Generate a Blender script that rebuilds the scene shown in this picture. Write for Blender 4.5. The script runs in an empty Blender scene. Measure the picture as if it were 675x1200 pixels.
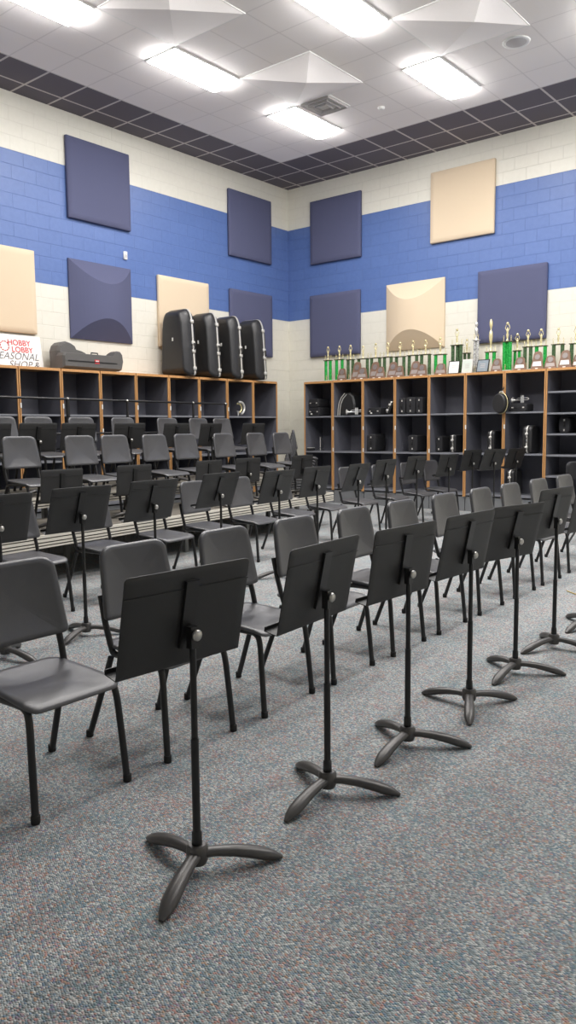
import bpy, math, random
from mathutils import Vector, Matrix
rnd = random.Random(7)
SC = bpy.context.scene
COL = SC.collection
H = 6.288                     # ceiling height; the far room corner is the origin
G = 0.6096                    # two-foot ceiling grid
GX, GY = 0.9682, -1.3748      # where the white ceiling field starts
ORD = ['first', 'second', 'third', 'fourth', 'fifth', 'sixth', 'seventh', 'eighth', 'ninth', 'tenth',
       'eleventh', 'twelfth', 'thirteenth', 'fourteenth', 'fifteenth', 'sixteenth', 'seventeenth',
       'eighteenth', 'nineteenth', 'twentieth']

# ------------------------------------------------------------------ materials
def lin(c):
    return tuple(((v / 255) / 12.92 if v / 255 <= .04045 else ((v / 255 + .055) / 1.055) ** 2.4) for v in c)

class NT:
    def __init__(s, name):
        s.m = bpy.data.materials.new(name); s.m.use_nodes = True
        s.t = s.m.node_tree; s.b = s.t.nodes['Principled BSDF']
    def n(s, kind, **kw):
        x = s.t.nodes.new(kind)
        for k, v in kw.items():
            if k.startswith('i_'): x.inputs[k[2:].replace('_', ' ')].default_value = v
            else: setattr(x, k, v)
        return x
    def l(s, a, b): s.t.links.new(a, b)
    def math(s, op, a, b=None, c=None):
        x = s.n('ShaderNodeMath', operation=op)
        for i, v in enumerate((a, b, c)):
            if v is None: continue
            if isinstance(v, (int, float)): x.inputs[i].default_value = v
            else: s.l(v, x.inputs[i])
        return x.outputs[0]
    def mix(s, f, a, b):
        x = s.n('ShaderNodeMix', data_type='RGBA')
        for i, v in ((0, f), (6, a), (7, b)):
            if isinstance(v, (int, float)): x.inputs[i].default_value = v
            elif isinstance(v, tuple): x.inputs[i].default_value = (*v[:3], 1)
            else: s.l(v, x.inputs[i])
        return x.outputs[2]

def simple(name, rgb, rough=.6, metal=0, noise=0.06, scale=40, bump=0, spec=.5):
    t = NT(name); c = lin(rgb)
    tc = t.n('ShaderNodeTexCoord')
    nz = t.n('ShaderNodeTexNoise', i_Scale=scale, i_Detail=3.0)
    t.l(tc.outputs['Object'], nz.inputs['Vector'])
    d = tuple(v * (1 - noise) for v in c); u = tuple(min(1, v * (1 + noise)) for v in c)
    t.l(t.mix(nz.outputs['Fac'], d, u), t.b.inputs['Base Color'])
    t.b.inputs['Roughness'].default_value = rough
    t.b.inputs['Metallic'].default_value = metal
    t.b.inputs['Specular IOR Level'].default_value = spec
    if bump:
        b = t.n('ShaderNodeBump', i_Strength=bump, i_Distance=.002)
        t.l(nz.outputs['Fac'], b.inputs['Height']); t.l(b.outputs[0], t.b.inputs['Normal'])
    return t.m

M = {}
M['plastic'] = simple('chair_plastic', (74, 74, 76), .36, 0, .05, 300, .25, .75)
M['tube'] = simple('black_tube', (30, 30, 31), .38, 0, .05)
M['cap'] = simple('rubber_cap', (24, 24, 24), .7)
M['desk'] = simple('stand_desk', (41, 41, 41), .5, 0, .08, 250, .2)
M['cast'] = simple('cast_base', (84, 82, 80), .38, .35, .1, 60)
M['pole'] = simple('stand_pole', (31, 31, 31), .35)
M['chrome'] = simple('knob_metal', (190, 188, 182), .28, .8)
M['laminate'] = simple('cabinet_laminate', (94, 95, 104), .6, 0, .06, 30)
M['shelfedge'] = simple('shelf_laminate', (122, 124, 130), .5, 0, .05, 30)
M['plinth'] = simple('plinth_vinyl', (118, 120, 122), .7)
M['tag'] = simple('white_tag', (235, 235, 230), .6, 0, .02)
M['case'] = simple('black_case', (42, 42, 43), .38, 0, .1, 200, .4)
M['casegrey'] = simple('grey_case', (92, 90, 88), .5, 0, .1, 200, .3)
M['softcase'] = simple('soft_case', (34, 34, 37), .8, 0, .1, 200, .3)
M['trim'] = simple('aluminium_trim', (218, 216, 210), .35, .35, .05)
M['alum'] = simple('riser_aluminium', (232, 227, 214), .4, .1, .05, 12)
M['groove'] = simple('riser_groove', (70, 67, 62), .6)
M['deck'] = simple('riser_carpet', (98, 93, 84), .95, 0, .22, 60, .5)
M['under'] = simple('riser_steel', (120, 120, 118), .5, .4)
M['navy'] = simple('navy_fabric', (90, 93, 120), .95, 0, .08, 350, .5, .2)
M['beige'] = simple('beige_fabric', (222, 203, 176), .95, 0, .04, 350, .5, .2)
M['gold'] = simple('gold_plastic', (240, 228, 178), .25, .45, .08)
M['silver'] = simple('silver_plastic', (228, 228, 224), .2, .55, .06)
M['marble'] = simple('trophy_base', (196, 196, 186), .4, 0, .15, 60)
M['plate'] = simple('trophy_plate', (84, 84, 60), .4, .2)
M['walnut'] = simple('plaque_wood', (130, 102, 84), .5, 0, .18, 45)
M['medal'] = simple('medal_metal', (150, 142, 138), .35, .5, .15, 90)
M['engrave'] = simple('engraved_plate', (176, 166, 160), .35, .3, .12, 60)
M['paper'] = simple('white_paper', (242, 242, 240), .7, 0, .02)
M['red'] = simple('red_print', (205, 60, 66), .6)
M['ink'] = simple('grey_ink', (92, 92, 98), .7)
M['ceilwhite'] = simple('diffuser_white', (226, 222, 220), .8, 0, .02)
M['fixture'] = simple('fixture_white', (235, 235, 232), .5, 0, .02)
M['grille'] = simple('grille_grey', (188, 185, 183), .6)
M['yellow'] = simple('pencil_yellow', (206, 176, 96), .5)
M['frosted'] = simple('award_acrylic', (206, 214, 204), .2, 0, .08, 30)
M['photo'] = simple('award_print', (120, 132, 140), .4, 0, .3, 40)

def wood():
    t = NT('oak_edge')
    tc = t.n('ShaderNodeTexCoord'); mp = t.n('ShaderNodeMapping'); mp.inputs['Scale'].default_value = (60, 60, 5)
    nz = t.n('ShaderNodeTexNoise', i_Scale=1.0, i_Detail=4.0)
    t.l(tc.outputs['Object'], mp.inputs[0]); t.l(mp.outputs[0], nz.inputs['Vector'])
    t.l(t.mix(nz.outputs['Fac'], lin((176, 126, 76)), lin((214, 164, 108))), t.b.inputs['Base Color'])
    t.b.inputs['Roughness'].default_value = .5
    return t.m
M['oak'] = wood()

def prismcol(name, a, b):
    "holographic trophy column foil: small facets of two tones"
    t = NT(name); tc = t.n('ShaderNodeTexCoord')
    v = t.n('ShaderNodeTexVoronoi', i_Scale=55.0); t.l(tc.outputs['Object'], v.inputs['Vector'])
    sp = t.n('ShaderNodeSeparateColor'); t.l(v.outputs['Color'], sp.inputs[0])
    t.l(t.mix(sp.outputs[0], lin(a), lin(b)), t.b.inputs['Base Color'])
    t.b.inputs['Roughness'].default_value = .25; t.b.inputs['Metallic'].default_value = .3
    return t.m
M['green'] = prismcol('green_foil', (24, 150, 62), (70, 200, 96))
M['darkgreen'] = prismcol('dark_green_foil', (58, 84, 58), (104, 132, 92))
M['silverfoil'] = prismcol('silver_foil', (150, 150, 150), (240, 240, 236))

def carpet():
    t = NT('loop_carpet'); tc = t.n('ShaderNodeTexCoord')
    wv = t.n('ShaderNodeMapping'); wv.inputs['Rotation'].default_value = (0, 0, math.radians(33)); wv.inputs['Scale'].default_value = (1.0, 1.45, 1.0)
    t.l(tc.outputs['Object'], wv.inputs[0])
    v = t.n('ShaderNodeTexVoronoi', i_Scale=115.0, i_Randomness=.55); t.l(wv.outputs[0], v.inputs['Vector'])
    sp = t.n('ShaderNodeSeparateColor'); t.l(v.outputs['Color'], sp.inputs[0])
    cr = t.n('ShaderNodeValToRGB'); cr.color_ramp.interpolation = 'CONSTANT'
    e = cr.color_ramp.elements
    stops = [(0, (128, 138, 140)), (.16, (176, 182, 181)), (.34, (150, 161, 163)), (.5, (160, 159, 156)),
             (.64, (198, 200, 196)), (.76, (122, 140, 154)), (.85, (176, 142, 134)), (.92, (145, 137, 154)), (.96, (178, 152, 130))]
    e[0].position = 0; e[0].color = (*lin(stops[0][1]), 1)
    e[1].position = stops[1][0]; e[1].color = (*lin(stops[1][1]), 1)
    for p, c in stops[2:]:
        x = e.new(p); x.color = (*lin(c), 1)
    t.l(sp.outputs[0], cr.inputs[0])
    # clusters of rust, plum and teal loops
    nz = t.n('ShaderNodeTexNoise', i_Scale=5.5, i_Detail=4.0, i_Roughness=.7); t.l(wv.outputs[0], nz.inputs['Vector'])
    nz2 = t.n('ShaderNodeTexNoise', i_Scale=4.1, i_Detail=4.0, i_Roughness=.7)
    mp = t.n('ShaderNodeMapping'); mp.inputs['Location'].default_value = (17, 5, 0)
    t.l(tc.outputs['Object'], mp.inputs[0]); t.l(mp.outputs[0], nz2.inputs['Vector'])
    f1 = t.math('MULTIPLY', t.math('GREATER_THAN', nz.outputs['Fac'], t.math('ADD', .52, t.math('MULTIPLY', sp.outputs[1], .3))), .45)
    f2 = t.math('MULTIPLY', t.math('GREATER_THAN', nz2.outputs['Fac'], t.math('ADD', .5, t.math('MULTIPLY', sp.outputs[2], .3))), .45)
    c = t.mix(f1, cr.outputs[0], lin((184, 138, 130)))
    c = t.mix(f2, c, lin((114, 148, 156)))
    t.l(c, t.b.inputs['Base Color'])
    t.b.inputs['Roughness'].default_value = .95; t.b.inputs['Specular IOR Level'].default_value = .15
    b = t.n('ShaderNodeBump', i_Strength=1.0, i_Distance=.006); b.invert = True
    t.l(v.outputs['Distance'], b.inputs['Height']); t.l(b.outputs[0], t.b.inputs['Normal'])
    return t.m
M['carpet'] = carpet()

def block_wall(name, axis):
    "painted concrete block in running bond: cream with a blue band nine courses high"
    t = NT(name); geo = t.n('ShaderNodeNewGeometry'); s = t.n('ShaderNodeSeparateXYZ'); t.l(geo.outputs['Position'], s.inputs[0])
    cm = t.n('ShaderNodeCombineXYZ')
    t.l(s.outputs[axis], cm.inputs[0])
    t.l(t.math('ADD', s.outputs[2], -(H - .81) + .2032 * 40), cm.inputs[1])
    br = t.n('ShaderNodeTexBrick', offset=.5, squash=1.0)
    br.inputs['Scale'].default_value = 1.0
    for k, v in (('Brick Width', .4064), ('Row Height', .2032), ('Mortar Size', .006), ('Mortar Smooth', .6), ('Bias', 0.0)):
        br.inputs[k].default_value = v
    br.inputs['Color1'].default_value = (0, 0, 0, 1); br.inputs['Color2'].default_value = (1, 1, 1, 1); br.inputs['Mortar'].default_value = (.5, .5, .5, 1)
    t.l(cm.outputs[0], br.inputs['Vector'])
    z = s.outputs[2]
    band = t.math('MULTIPLY', t.math('GREATER_THAN', z, H - 2.632), t.math('LESS_THAN', z, H - .81))
    nz = t.n('ShaderNodeTexNoise', i_Scale=14.0, i_Detail=5.0); t.l(geo.outputs['Position'], nz.inputs['Vector'])
    blue = t.mix(nz.outputs['Fac'], lin((78, 104, 160)), lin((92, 118, 174)))
    blue = t.mix(t.math('MULTIPLY', br.outputs['Color'], .18), blue, lin((104, 130, 186)))
    cream = t.mix(nz.outputs['Fac'], lin((220, 217, 204)), lin((229, 226, 214)))
    col = t.mix(band, cream, blue)
    col = t.mix(t.math('MULTIPLY', br.outputs['Fac'], .3), col, t.mix(band, lin((206, 202, 190)), lin((62, 86, 140))))
    t.l(col, t.b.inputs['Base Color']); t.b.inputs['Roughness'].default_value = .42
    hgt = t.math('ADD', t.math('MULTIPLY', br.outputs['Fac'], -1.0), t.math('MULTIPLY', nz.outputs['Fac'], .25))
    b = t.n('ShaderNodeBump', i_Strength=.55, i_Distance=.006); t.l(hgt, b.inputs['Height']); t.l(b.outputs[0], t.b.inputs['Normal'])
    return t.m
M['wall_x'] = block_wall('block_wall_along_y', 1)
M['wall_y'] = block_wall('block_wall_along_x', 0)

def ceiling_mat():
    t = NT('ceiling_tiles'); geo = t.n('ShaderNodeNewGeometry'); s = t.n('ShaderNodeSeparateXYZ'); t.l(geo.outputs['Position'], s.inputs[0])
    u = t.math('DIVIDE', t.math('SUBTRACT', s.outputs[0], GX - 100 * G), G)
    v = t.math('DIVIDE', t.math('SUBTRACT', s.outputs[1], GY - 100 * G), G)
    def line(w):
        def edge(a):
            fr = t.math('FRACT', a)
            return t.math('LESS_THAN', t.math('MINIMUM', fr, t.math('SUBTRACT', 1.0, fr)), w)
        return t.math('MAXIMUM', edge(u), edge(v))
    # the lighter seams are fainter across than along
    dark = t.math('MAXIMUM', t.math('LESS_THAN', s.outputs[0], GX), t.math('GREATER_THAN', s.outputs[1], GY))
    nz = t.n('ShaderNodeTexNoise', i_Scale=160.0, i_Detail=3.0); t.l(geo.outputs['Position'], nz.inputs['Vector'])
    tile = t.mix(nz.outputs['Fac'], lin((240, 236, 234)), lin((250, 246, 244)))
    tile = t.mix(line(.016), tile, lin((230, 226, 224)))
    dk = t.mix(nz.outputs['Fac'], lin((104, 101, 108)), lin((118, 114, 121)))
    dk = t.mix(line(.028), dk, lin((206, 202, 200)))
    t.l(t.mix(dark, tile, dk), t.b.inputs['Base Color'])
    t.b.inputs['Roughness'].default_value = .9; t.b.inputs['Specular IOR Level'].default_value = .2
    return t.m
M['ceiling'] = ceiling_mat()

def lamp_mat(strength):
    t = NT('lamp_lens')
    t.b.inputs['Base Color'].default_value = (.9, .9, .9, 1)
    t.b.inputs['Emission Color'].default_value = (1.0, .975, .955, 1)
    t.b.inputs['Emission Strength'].default_value = strength
    return t.m
M['lens'] = lamp_mat(43.0)

# ------------------------------------------------------------------ mesh helpers
class MB:
    def __init__(s): s.v = []; s.f = []; s.sm = []
    def add(s, vs, fs, smooth=False, mat=None):
        o = len(s.v)
        s.v += [tuple(mat @ Vector(p)) if mat is not None else tuple(p) for p in vs]
        s.f += [tuple(i + o for i in f) for f in fs]; s.sm += [smooth] * len(fs)
        return s
    def box(s, c, d, mat=None):
        x, y, z = (k / 2 for k in d)
        vs = [(c[0] + i * x, c[1] + j * y, c[2] + k * z) for i in (-1, 1) for j in (-1, 1) for k in (-1, 1)]
        return s.add(vs, [(0, 1, 3, 2), (4, 6, 7, 5), (0, 4, 5, 1), (2, 3, 7, 6), (0, 2, 6, 4), (1, 5, 7, 3)], False, mat)
    def bevbox(s, c, d, r=.01, mat=None):
        "box with rounded vertical outline and softened rims"
        hx, hy, hz = d[0] / 2, d[1] / 2, d[2] / 2
        out = rrect(hx, hy, r, 3)
        f = lambda u, v, w: (c[0] + u, c[1] + v, c[2] + w * hz)
        return s.slab(out, f, 1 - min(.9, r / hz) if hz > 0 else .8, 1 - r / max(hx, hy), mat, flat=True)
    def slab(s, out, fn, we=.5, se=.965, mat=None, flat=False):
        "closed cushion over an outline; fn(u, v, w) places it, w runs -1..1 through the thickness"
        n = len(out)
        rings = [(.45, 1), (.85, 1), (se, 1), (1, we), (1, -we), (se, -1), (.85, -1), (.45, -1)]
        if flat: rings = rings[2:6]
        vs = [fn(0, 0, 1)] if not flat else []; fs = []
        for sc, w in rings: vs += [fn(u * sc, v * sc, w) for u, v in out]
        b = 0 if flat else 1
        for r in range(len(rings) - 1):
            for i in range(n):
                j = (i + 1) % n
                fs.append((b + r * n + i, b + r * n + j, b + (r + 1) * n + j, b + (r + 1) * n + i))
        last = b + (len(rings) - 1) * n
        if flat:
            fs.append(tuple(reversed(range(n)))); fs.append(tuple(last + i for i in range(n)))
        else:
            vs.append(fn(0, 0, -1)); e = len(vs) - 1
            for i in range(n):
                j = (i + 1) % n
                fs.append((0, 1 + j, 1 + i)); fs.append((e, last + i, last + j))
        s.add(vs, fs, True, mat)
        if flat:
            s.sm[-1] = s.sm[-2] = False
        return s
    def tube(s, pts, r, n=8, mat=None, cap=True, flat=1.0):
        pts = [Vector(p) for p in pts]; rs = r if isinstance(r, (list, tuple)) else [r] * len(pts)
        vs = []; fs = []; prev = None
        for i, p in enumerate(pts):
            d = (pts[min(i + 1, len(pts) - 1)] - pts[max(i - 1, 0)]).normalized()
            a = prev if prev is not None else (Vector((0, 0, 1)) if abs(d.z) < .9 else Vector((1, 0, 0)))
            a = (a - d * a.dot(d)).normalized(); b = d.cross(a); prev = a
            for k in range(n):
                th = 2 * math.pi * k / n
                vs.append(tuple(p + a * math.cos(th) * rs[i] * flat + b * math.sin(th) * rs[i]))
        for i in range(len(pts) - 1):
            for k in range(n):
                j = (k + 1) % n
                fs.append((i * n + k, i * n + j, (i + 1) * n + j, (i + 1) * n + k))
        s.add(vs, fs, True, mat)
        if cap: s.add(vs[:n], [tuple(reversed(range(n)))], False, mat); s.add(vs[-n:], [tuple(range(n))], False, mat)
        return s
    def lathe(s, prof, n=16, c=(0, 0, 0), mat=None):
        vs = []; fs = []
        for r, z in prof:
            for k in range(n):
                th = 2 * math.pi * k / n
                vs.append((c[0] + r * math.cos(th), c[1] + r * math.sin(th), c[2] + z))
        for i in range(len(prof) - 1):
            for k in range(n):
                j = (k + 1) % n
                fs.append((i * n + k, i * n + j, (i + 1) * n + j, (i + 1) * n + k))
        s.add(vs, fs, True, mat)
        s.add(vs[:n], [tuple(reversed(range(n)))], False, mat); s.add(vs[-n:], [tuple(range(n))], False, mat)
        return s
    def ball(s, c, r, n=10, m=6, sc=(1, 1, 1), mat=None):
        prof = [(max(1e-4, math.sin(math.pi * i / m)) * r, -math.cos(math.pi * i / m) * r) for i in range(m + 1)]
        mt = Matrix.Translation(c) @ Matrix.Diagonal((*sc, 1))
        return s.lathe(prof, n, (0, 0, 0), mt if mat is None else mat @ mt)
    def prism(s, poly, fn, smooth=False, mat=None):
        "poly (u,v) extruded: fn(u,v,w) with w 0..1"
        n = len(poly)
        vs = [fn(u, v, 0) for u, v in poly] + [fn(u, v, 1) for u, v in poly]
        s.add(vs, [(i, (i + 1) % n, (i + 1) % n + n, i + n) for i in range(n)], smooth, mat)
        s.add(vs, [tuple(reversed(range(n))), tuple(range(n, 2 * n))], False, mat)
        return s
    def build(s, name, mat, parent=None, loc=(0, 0, 0)):
        me = bpy.data.meshes.new(name); me.from_pydata(s.v, [], s.f); me.update()
        me.polygons.foreach_set('use_smooth', s.sm)
        bm_fix(me)
        me.materials.append(M[mat] if isinstance(mat, str) else mat)
        o = bpy.data.objects.new(name, me); COL.objects.link(o); o.location = loc
        if parent is not None: o.parent = parent
        return o

def bm_fix(me):
    import bmesh
    b = bmesh.new(); b.from_mesh(me); bmesh.ops.recalc_face_normals(b, faces=b.faces[:]); b.to_mesh(me); b.free()

def rrect(hx, hy, r, k=4):
    "rounded rectangle; r may be a list per corner (+x+y, -x+y, -x-y, +x-y)"
    rs = r if isinstance(r, (list, tuple)) else [r] * 4
    out = []
    for (sx, sy, a0), q in zip(((1, 1, 0), (-1, 1, 90), (-1, -1, 180), (1, -1, 270)), rs):
        for i in range(k + 1):
            th = math.radians(a0 + 90 * i / k)
            out.append((sx * (hx - q) + q * math.cos(th), sy * (hy - q) + q * math.sin(th)))
    return out

def rotz(a): return Matrix.Rotation(math.radians(a), 4, 'Z')

def thing(name, label, cat, loc=(0, 0, 0), rz=0, group=None):
    o = bpy.data.objects.new(name, None); COL.objects.link(o); o.empty_display_size = .1
    o.location = loc; o.rotation_euler = (0, 0, math.radians(rz)); return tag(o, label, cat, group)
def tag(o, label, cat, group=None):
    o['label'] = label; o['category'] = cat
    if group: o['group'] = group
    return o
def struct(o): o['kind'] = 'structure'; return o
KIDS = {}
def kids(o): return [c for c in o.children]
def dup(o, label=None, group=None, loc=None, rz=None, parent=None):
    c = o.copy(); COL.objects.link(c)
    if parent is not None: c.parent = parent
    if label: c['label'] = label
    if group: c['group'] = group
    if loc is not None: c.location = loc
    if rz is not None: c.rotation_euler = (0, 0, math.radians(rz))
    for k in kids(o): dup(k, parent=c)
    return c

# ------------------------------------------------------------------ the room
RX, RY = 13.4, -17.0
struct(MB().box((RX / 2, RY / 2, -.1), (RX + .4, -RY + .4, .2)).build('floor', 'carpet'))
struct(MB().box((RX / 2, RY / 2, H + .1), (RX + .4, -RY + .4, .2)).build('ceiling', 'ceiling'))
struct(MB().box((-.1, RY / 2, H / 2), (.2, -RY + .4, H)).build('wall_left', 'wall_x'))
struct(MB().box((RX / 2, .1, H / 2), (RX, .2, H)).build('wall_right', 'wall_y'))
struct(MB().box((RX + .1, RY / 2, H / 2), (.2, -RY, H)).build('wall_east', 'wall_x'))
struct(MB().box((RX / 2, RY - .1, H / 2), (RX, .2, H)).build('wall_south', 'wall_y'))

# ceiling lights (two by four foot troffers with bowed lenses)
def make_light():
    root = thing('ceiling_light', '', 'ceiling light')
    hx, hy = G / 2 - .012, G - .012
    f = MB()
    for sx in (-1, 1): f.box((sx * (hx - .012), 0, -.006), (.024, 2 * hy, .024))
    for sy in (-1, 1): f.box((0, sy * (hy - .012), -.006), (2 * hx - .048, .024, .024))
    f.build('frame', 'fixture', root)
    l = MB(); n, m = 10, 12
    vs = []; fs = []
    for i in range(n + 1):
        for j in range(m + 1):
            u = -1 + 2 * i / n; v = -1 + 2 * j / m
            d = .012 + .075 * (1 - u * u) ** .5 * 1.0 if abs(u) < 1 else .012
            vs.append((u * (hx - .026), v * (hy - .026) , -d))
    for i in range(n):
        for j in range(m):
            a = i * (m + 1) + j; fs.append((a, a + 1, a + m + 2, a + m + 1))
    # closed ends
    for j in (0, m):
        base = [i * (m + 1) + j for i in range(n + 1)]
        fs.append(tuple(base if j else reversed(base)))
    l.add(vs, fs, True); l.sm[-1] = l.sm[-2] = False
    l.build('lens', 'lens', root)
    return root
light0 = make_light(); first = True
LBL = {(2, -3): 'lit ceiling light nearest the room corner, beside the square air vent',
       (6, -3): 'lit ceiling light nearest the dark tile border on the trophy side',
       (2, -7): 'lit ceiling light between two pyramid diffusers, above the tall upright cases side',
       (6, -7): 'lit ceiling light cut by the top edge of the photo near its middle',
       (2, -11): 'lit ceiling light cut by the top edge at the far left of the photo'}
for ix in (2, 6, 10, 14):
    for iy in (-3, -7, -11):
        lb = LBL.get((ix, iy), 'ceiling light in the %s row off the left wall, %s off the trophy wall' % (ORD[(ix - 2) // 4], ORD[(-3 - iy) // 4]))
        loc = (GX + G * (ix + .5), GY + G * (iy + 1), H)
        if first: o = light0; o.location = loc; o['label'] = lb; o['group'] = 'ceiling lights'; first = False
        else: dup(light0, lb, 'ceiling lights', loc)

# pyramid sound diffusers, air vent, speaker, sprinkler
def make_pyramid():
    root = thing('ceiling_diffuser', '', 'ceiling diffuser')
    h = G - .01
    MB().add([(-h, -h, -.012), (h, -h, -.012), (h, h, -.012), (-h, h, -.012), (.36, -.36, -.25)],
             [(0, 1, 4), (1, 2, 4), (2, 3, 4), (3, 0, 4)]).build('pyramid_shell', 'ceilwhite', root)
    f = MB()
    for sx in (-1, 1): f.box((sx * h, 0, -.006), (.02, 2 * h + .02, .016)); f.box((0, sx * h, -.006), (2 * h - .02, .02, .016))
    f.build('rim', 'fixture', root)
    return root
p0 = make_pyramid(); first = True
for ix, iy, lb in ((4, -4, 'white pyramid ceiling diffuser next to the square air vent'),
                   (4, -8, 'white pyramid ceiling diffuser in the top left, cut by the photo edge'),
                   (8, -4, 'white pyramid ceiling diffuser beside the round ceiling speaker'),
                   (8, -8, 'white pyramid ceiling diffuser further out, above the photo')):
    loc = (GX + G * ix, GY + G * iy, H)
    if first: p0.location = loc; p0['label'] = lb; p0['group'] = 'pyramid diffusers'; first = False
    elif iy != -8 or ix != 8: dup(p0, lb, 'pyramid diffusers', loc)
v = thing('air_vent', 'square louvred air vent in the white ceiling tiles', 'vent', (GX + G * 3.55, GY + G * -2.55, H))
MB().box((0, 0, -.004), (.56, .56, .01)).build('backing', 'fixture', v)
for k in range(3):
    a = .25 - k * .075; m = MB()
    for (x, y, dx, dy) in ((a, 0, .012, 2 * a), (-a, 0, .012, 2 * a), (0, a, 2 * a, .012), (0, -a, 2 * a, .012)):
        m.box((x, y, -.02 - .012 * k), (dx, dy, .035))
    m.build('louvre', 'grille', v)
v = thing('ceiling_speaker', 'round flush ceiling speaker at the upper right', 'speaker', (GX + G * 8.5, GY + G * -2.5, H))
MB().lathe([(.02, -.014), (.13, -.012), (.15, -.004)], 24).build('grille', 'grille', v)
MB().lathe([(.15, -.012), (.17, -.012), (.175, -.001)], 24).build('ring', 'fixture', v)
v = thing('smoke_detector', 'tiny round detector on the white ceiling near the dark tiles', 'detector', (GX + G * 4.54, GY + G * -1.5, H))
MB().lathe([(.03, -.035), (.045, -.03), (.055, -.001)], 16).build('housing', 'fixture', v)

# acoustic wall panels
def panel_geo(flat=True):
    m = MB(); h = .61
    if flat:
        m.slab(rrect(h, h, .012, 2), lambda u, v, w: (u, v, .03 + w * .03), .6, .985)
        return m
    # bowed front with slanted ends
    n = 24; B = .2; L = .34
    vs = []; fs = []
    for i in range(n + 1):
        u = -1 + 2 * i / n; c = B * (1 - u * u); cut = L * (c / B)
        for vv, d in ((-h, 0), (-h, .03), (-h + cut, .03 + c), (h - cut, .03 + c), (h, .03), (h, 0)):
            vs.append((u * h, vv, d))
    for i in range(n):
        for j in range(5):
            a = i * 6 + j; fs.append((a, a + 6, a + 7, a + 1))
        fs.append((i * 6 + 5, i * 6 + 11, i * 6 + 6, i * 6))
    fs.append((0, 1, 2, 3, 4, 5)); fs.append(tuple(n * 6 + k for k in (5, 4, 3, 2, 1, 0)))
    m.add(vs, fs, False)
    return m
def on_left(y): return Matrix(((0, 0, 1, .002), (1, 0, 0, y), (0, 1, 0, 0), (0, 0, 0, 1)))
def on_right(x): return Matrix(((-1, 0, 0, x), (0, 0, -1, -.002), (0, 1, 0, 0), (0, 0, 0, 1)))
ZT, ZB = H - .36 - .61, H - 2.19 - .61
for side, c, z, mat, flat, lb in (
        ('L', -4.77, ZT, 'navy', True, 'flat navy wall panel high on the left wall, below the dark ceiling tiles'),
        ('L', -4.79, ZB, 'navy', False, 'bowed navy diffuser panel on the left wall above the grey horn case'),
        ('L', -1.20, ZT, 'navy', True, 'upper flat navy panel on the left wall near the room corner'),
        ('L', -1.20, ZB, 'navy', True, 'lower flat navy panel on the left wall behind the upright cases'),
        ('L', -6.62, ZB, 'beige', True, 'flat beige panel at the left photo edge above the paper banner'),
        ('L', -2.99, ZB, 'beige', True, 'flat beige panel on the left wall behind the tall black cases'),
        ('R', 1.22, ZT, 'navy', True, 'upper flat navy panel on the trophy wall near the room corner'),
        ('R', 1.20, ZB, 'navy', True, 'lower flat navy panel on the trophy wall above the first trophies'),
        ('R', 3.94, ZT, 'beige', True, 'flat beige panel high on the trophy wall over the blue band'),
        ('R', 3.01, ZB, 'beige', False, 'bowed beige diffuser panel above the trophies'),
        ('R', 4.88, ZB, 'navy', True, 'large flat navy panel behind the tallest trophies')):
    o = panel_geo(flat).build('acoustic_panel', mat)
    mt = on_left(c) if side == 'L' else on_right(c)
    mt.translation.z = z; o.matrix_world = mt
    tag(o, lb, 'wall panel', 'acoustic wall panels')
o = thing('wall_sensor', 'small white sensor box on the blue band above the bowed navy panel', 'sensor', (0, -4.27, 4.31))
MB().bevbox((.018, 0, 0), (.03, .07, .13), .006).build('housing', 'fixture', o)
MB().box((.035, 0, -.01), (.006, .04, .05)).build('display', 'grille', o)

# ------------------------------------------------------------------ storage cabinets
CW, CD, CZ0, CZ1 = .686, .6, .0, 2.345
def make_cabinet(shelves, tags):
    root = thing('storage_cabinet', '', 'cabinet')        # local x across the front, y 0 at the front, +y into the wall
    t = .018
    b = MB()
    b.box((-CW / 2 + t / 2, CD / 2 + .01, 1.29), (t, CD - .02, 2.08))
    b.box((CW / 2 - t / 2, CD / 2 + .01, 1.29), (t, CD - .02, 2.08))
    b.box((0, CD - .01, 1.29), (CW - 2 * t, .02, 2.08))
    b.build('carcass', 'laminate', root)
    MB().box((0, CD / 2, 2.336), (CW - .002, CD, .022)).build('top_panel', 'oak', root)
    e = MB()
    for s in (-1, 1): e.box((s * (CW / 2 - .009), .006, 1.29), (.018, .02, 2.072))
    e.box((0, .006, 2.317), (CW - .036, .02, .018))
    e.build('edge_banding', 'oak', root)
    for z in shelves:
        m = MB().box((0, CD / 2 + .0, z), (CW - 2 * t, CD - .04, .028)); m.build('shelf', 'shelfedge', root)
    MB().box((0, CD / 2 + .02, .125), (CW - .004, CD - .04, .25)).build('plinth', 'plinth', root)
    for z in tags: MB().box((-CW / 2 + .012, -.006, z), (.020, .004, .07)).build('number_tag', 'tag', root)
    return root
SH = (.29, .985, 1.665)
cabA = make_cabinet(SH, (1.44, 1.03))
cabB = make_cabinet((.29, .64, .975, 1.31, 1.64, 1.975), ())
cabL = make_cabinet(SH, (1.80, 1.43))
cabN = make_cabinet(SH, ())
RB = [.857 + .6965 * i for i in range(11)]
RLB = ['end cabinet bay by the room corner, flat cases stacked on its upper shelf',
       'second cabinet bay from the corner on the trophy wall, curved black case inside',
       'third cabinet bay from the corner on the trophy wall, tilted silver-trimmed case inside',
       'fourth bay from the corner on the trophy wall, holding three upright cases in a row',
       'fifth cabinet bay from the corner on the trophy wall, below the white certificate',
       'sixth cabinet bay from the corner on the trophy wall, below the dark framed award',
       'seventh cabinet bay from the corner on the trophy wall, round black case and trumpet inside',
       'cabinet bay with closely spaced shelves at the right photo edge',
       'close-shelved cabinet bay just outside the right photo edge']
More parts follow.
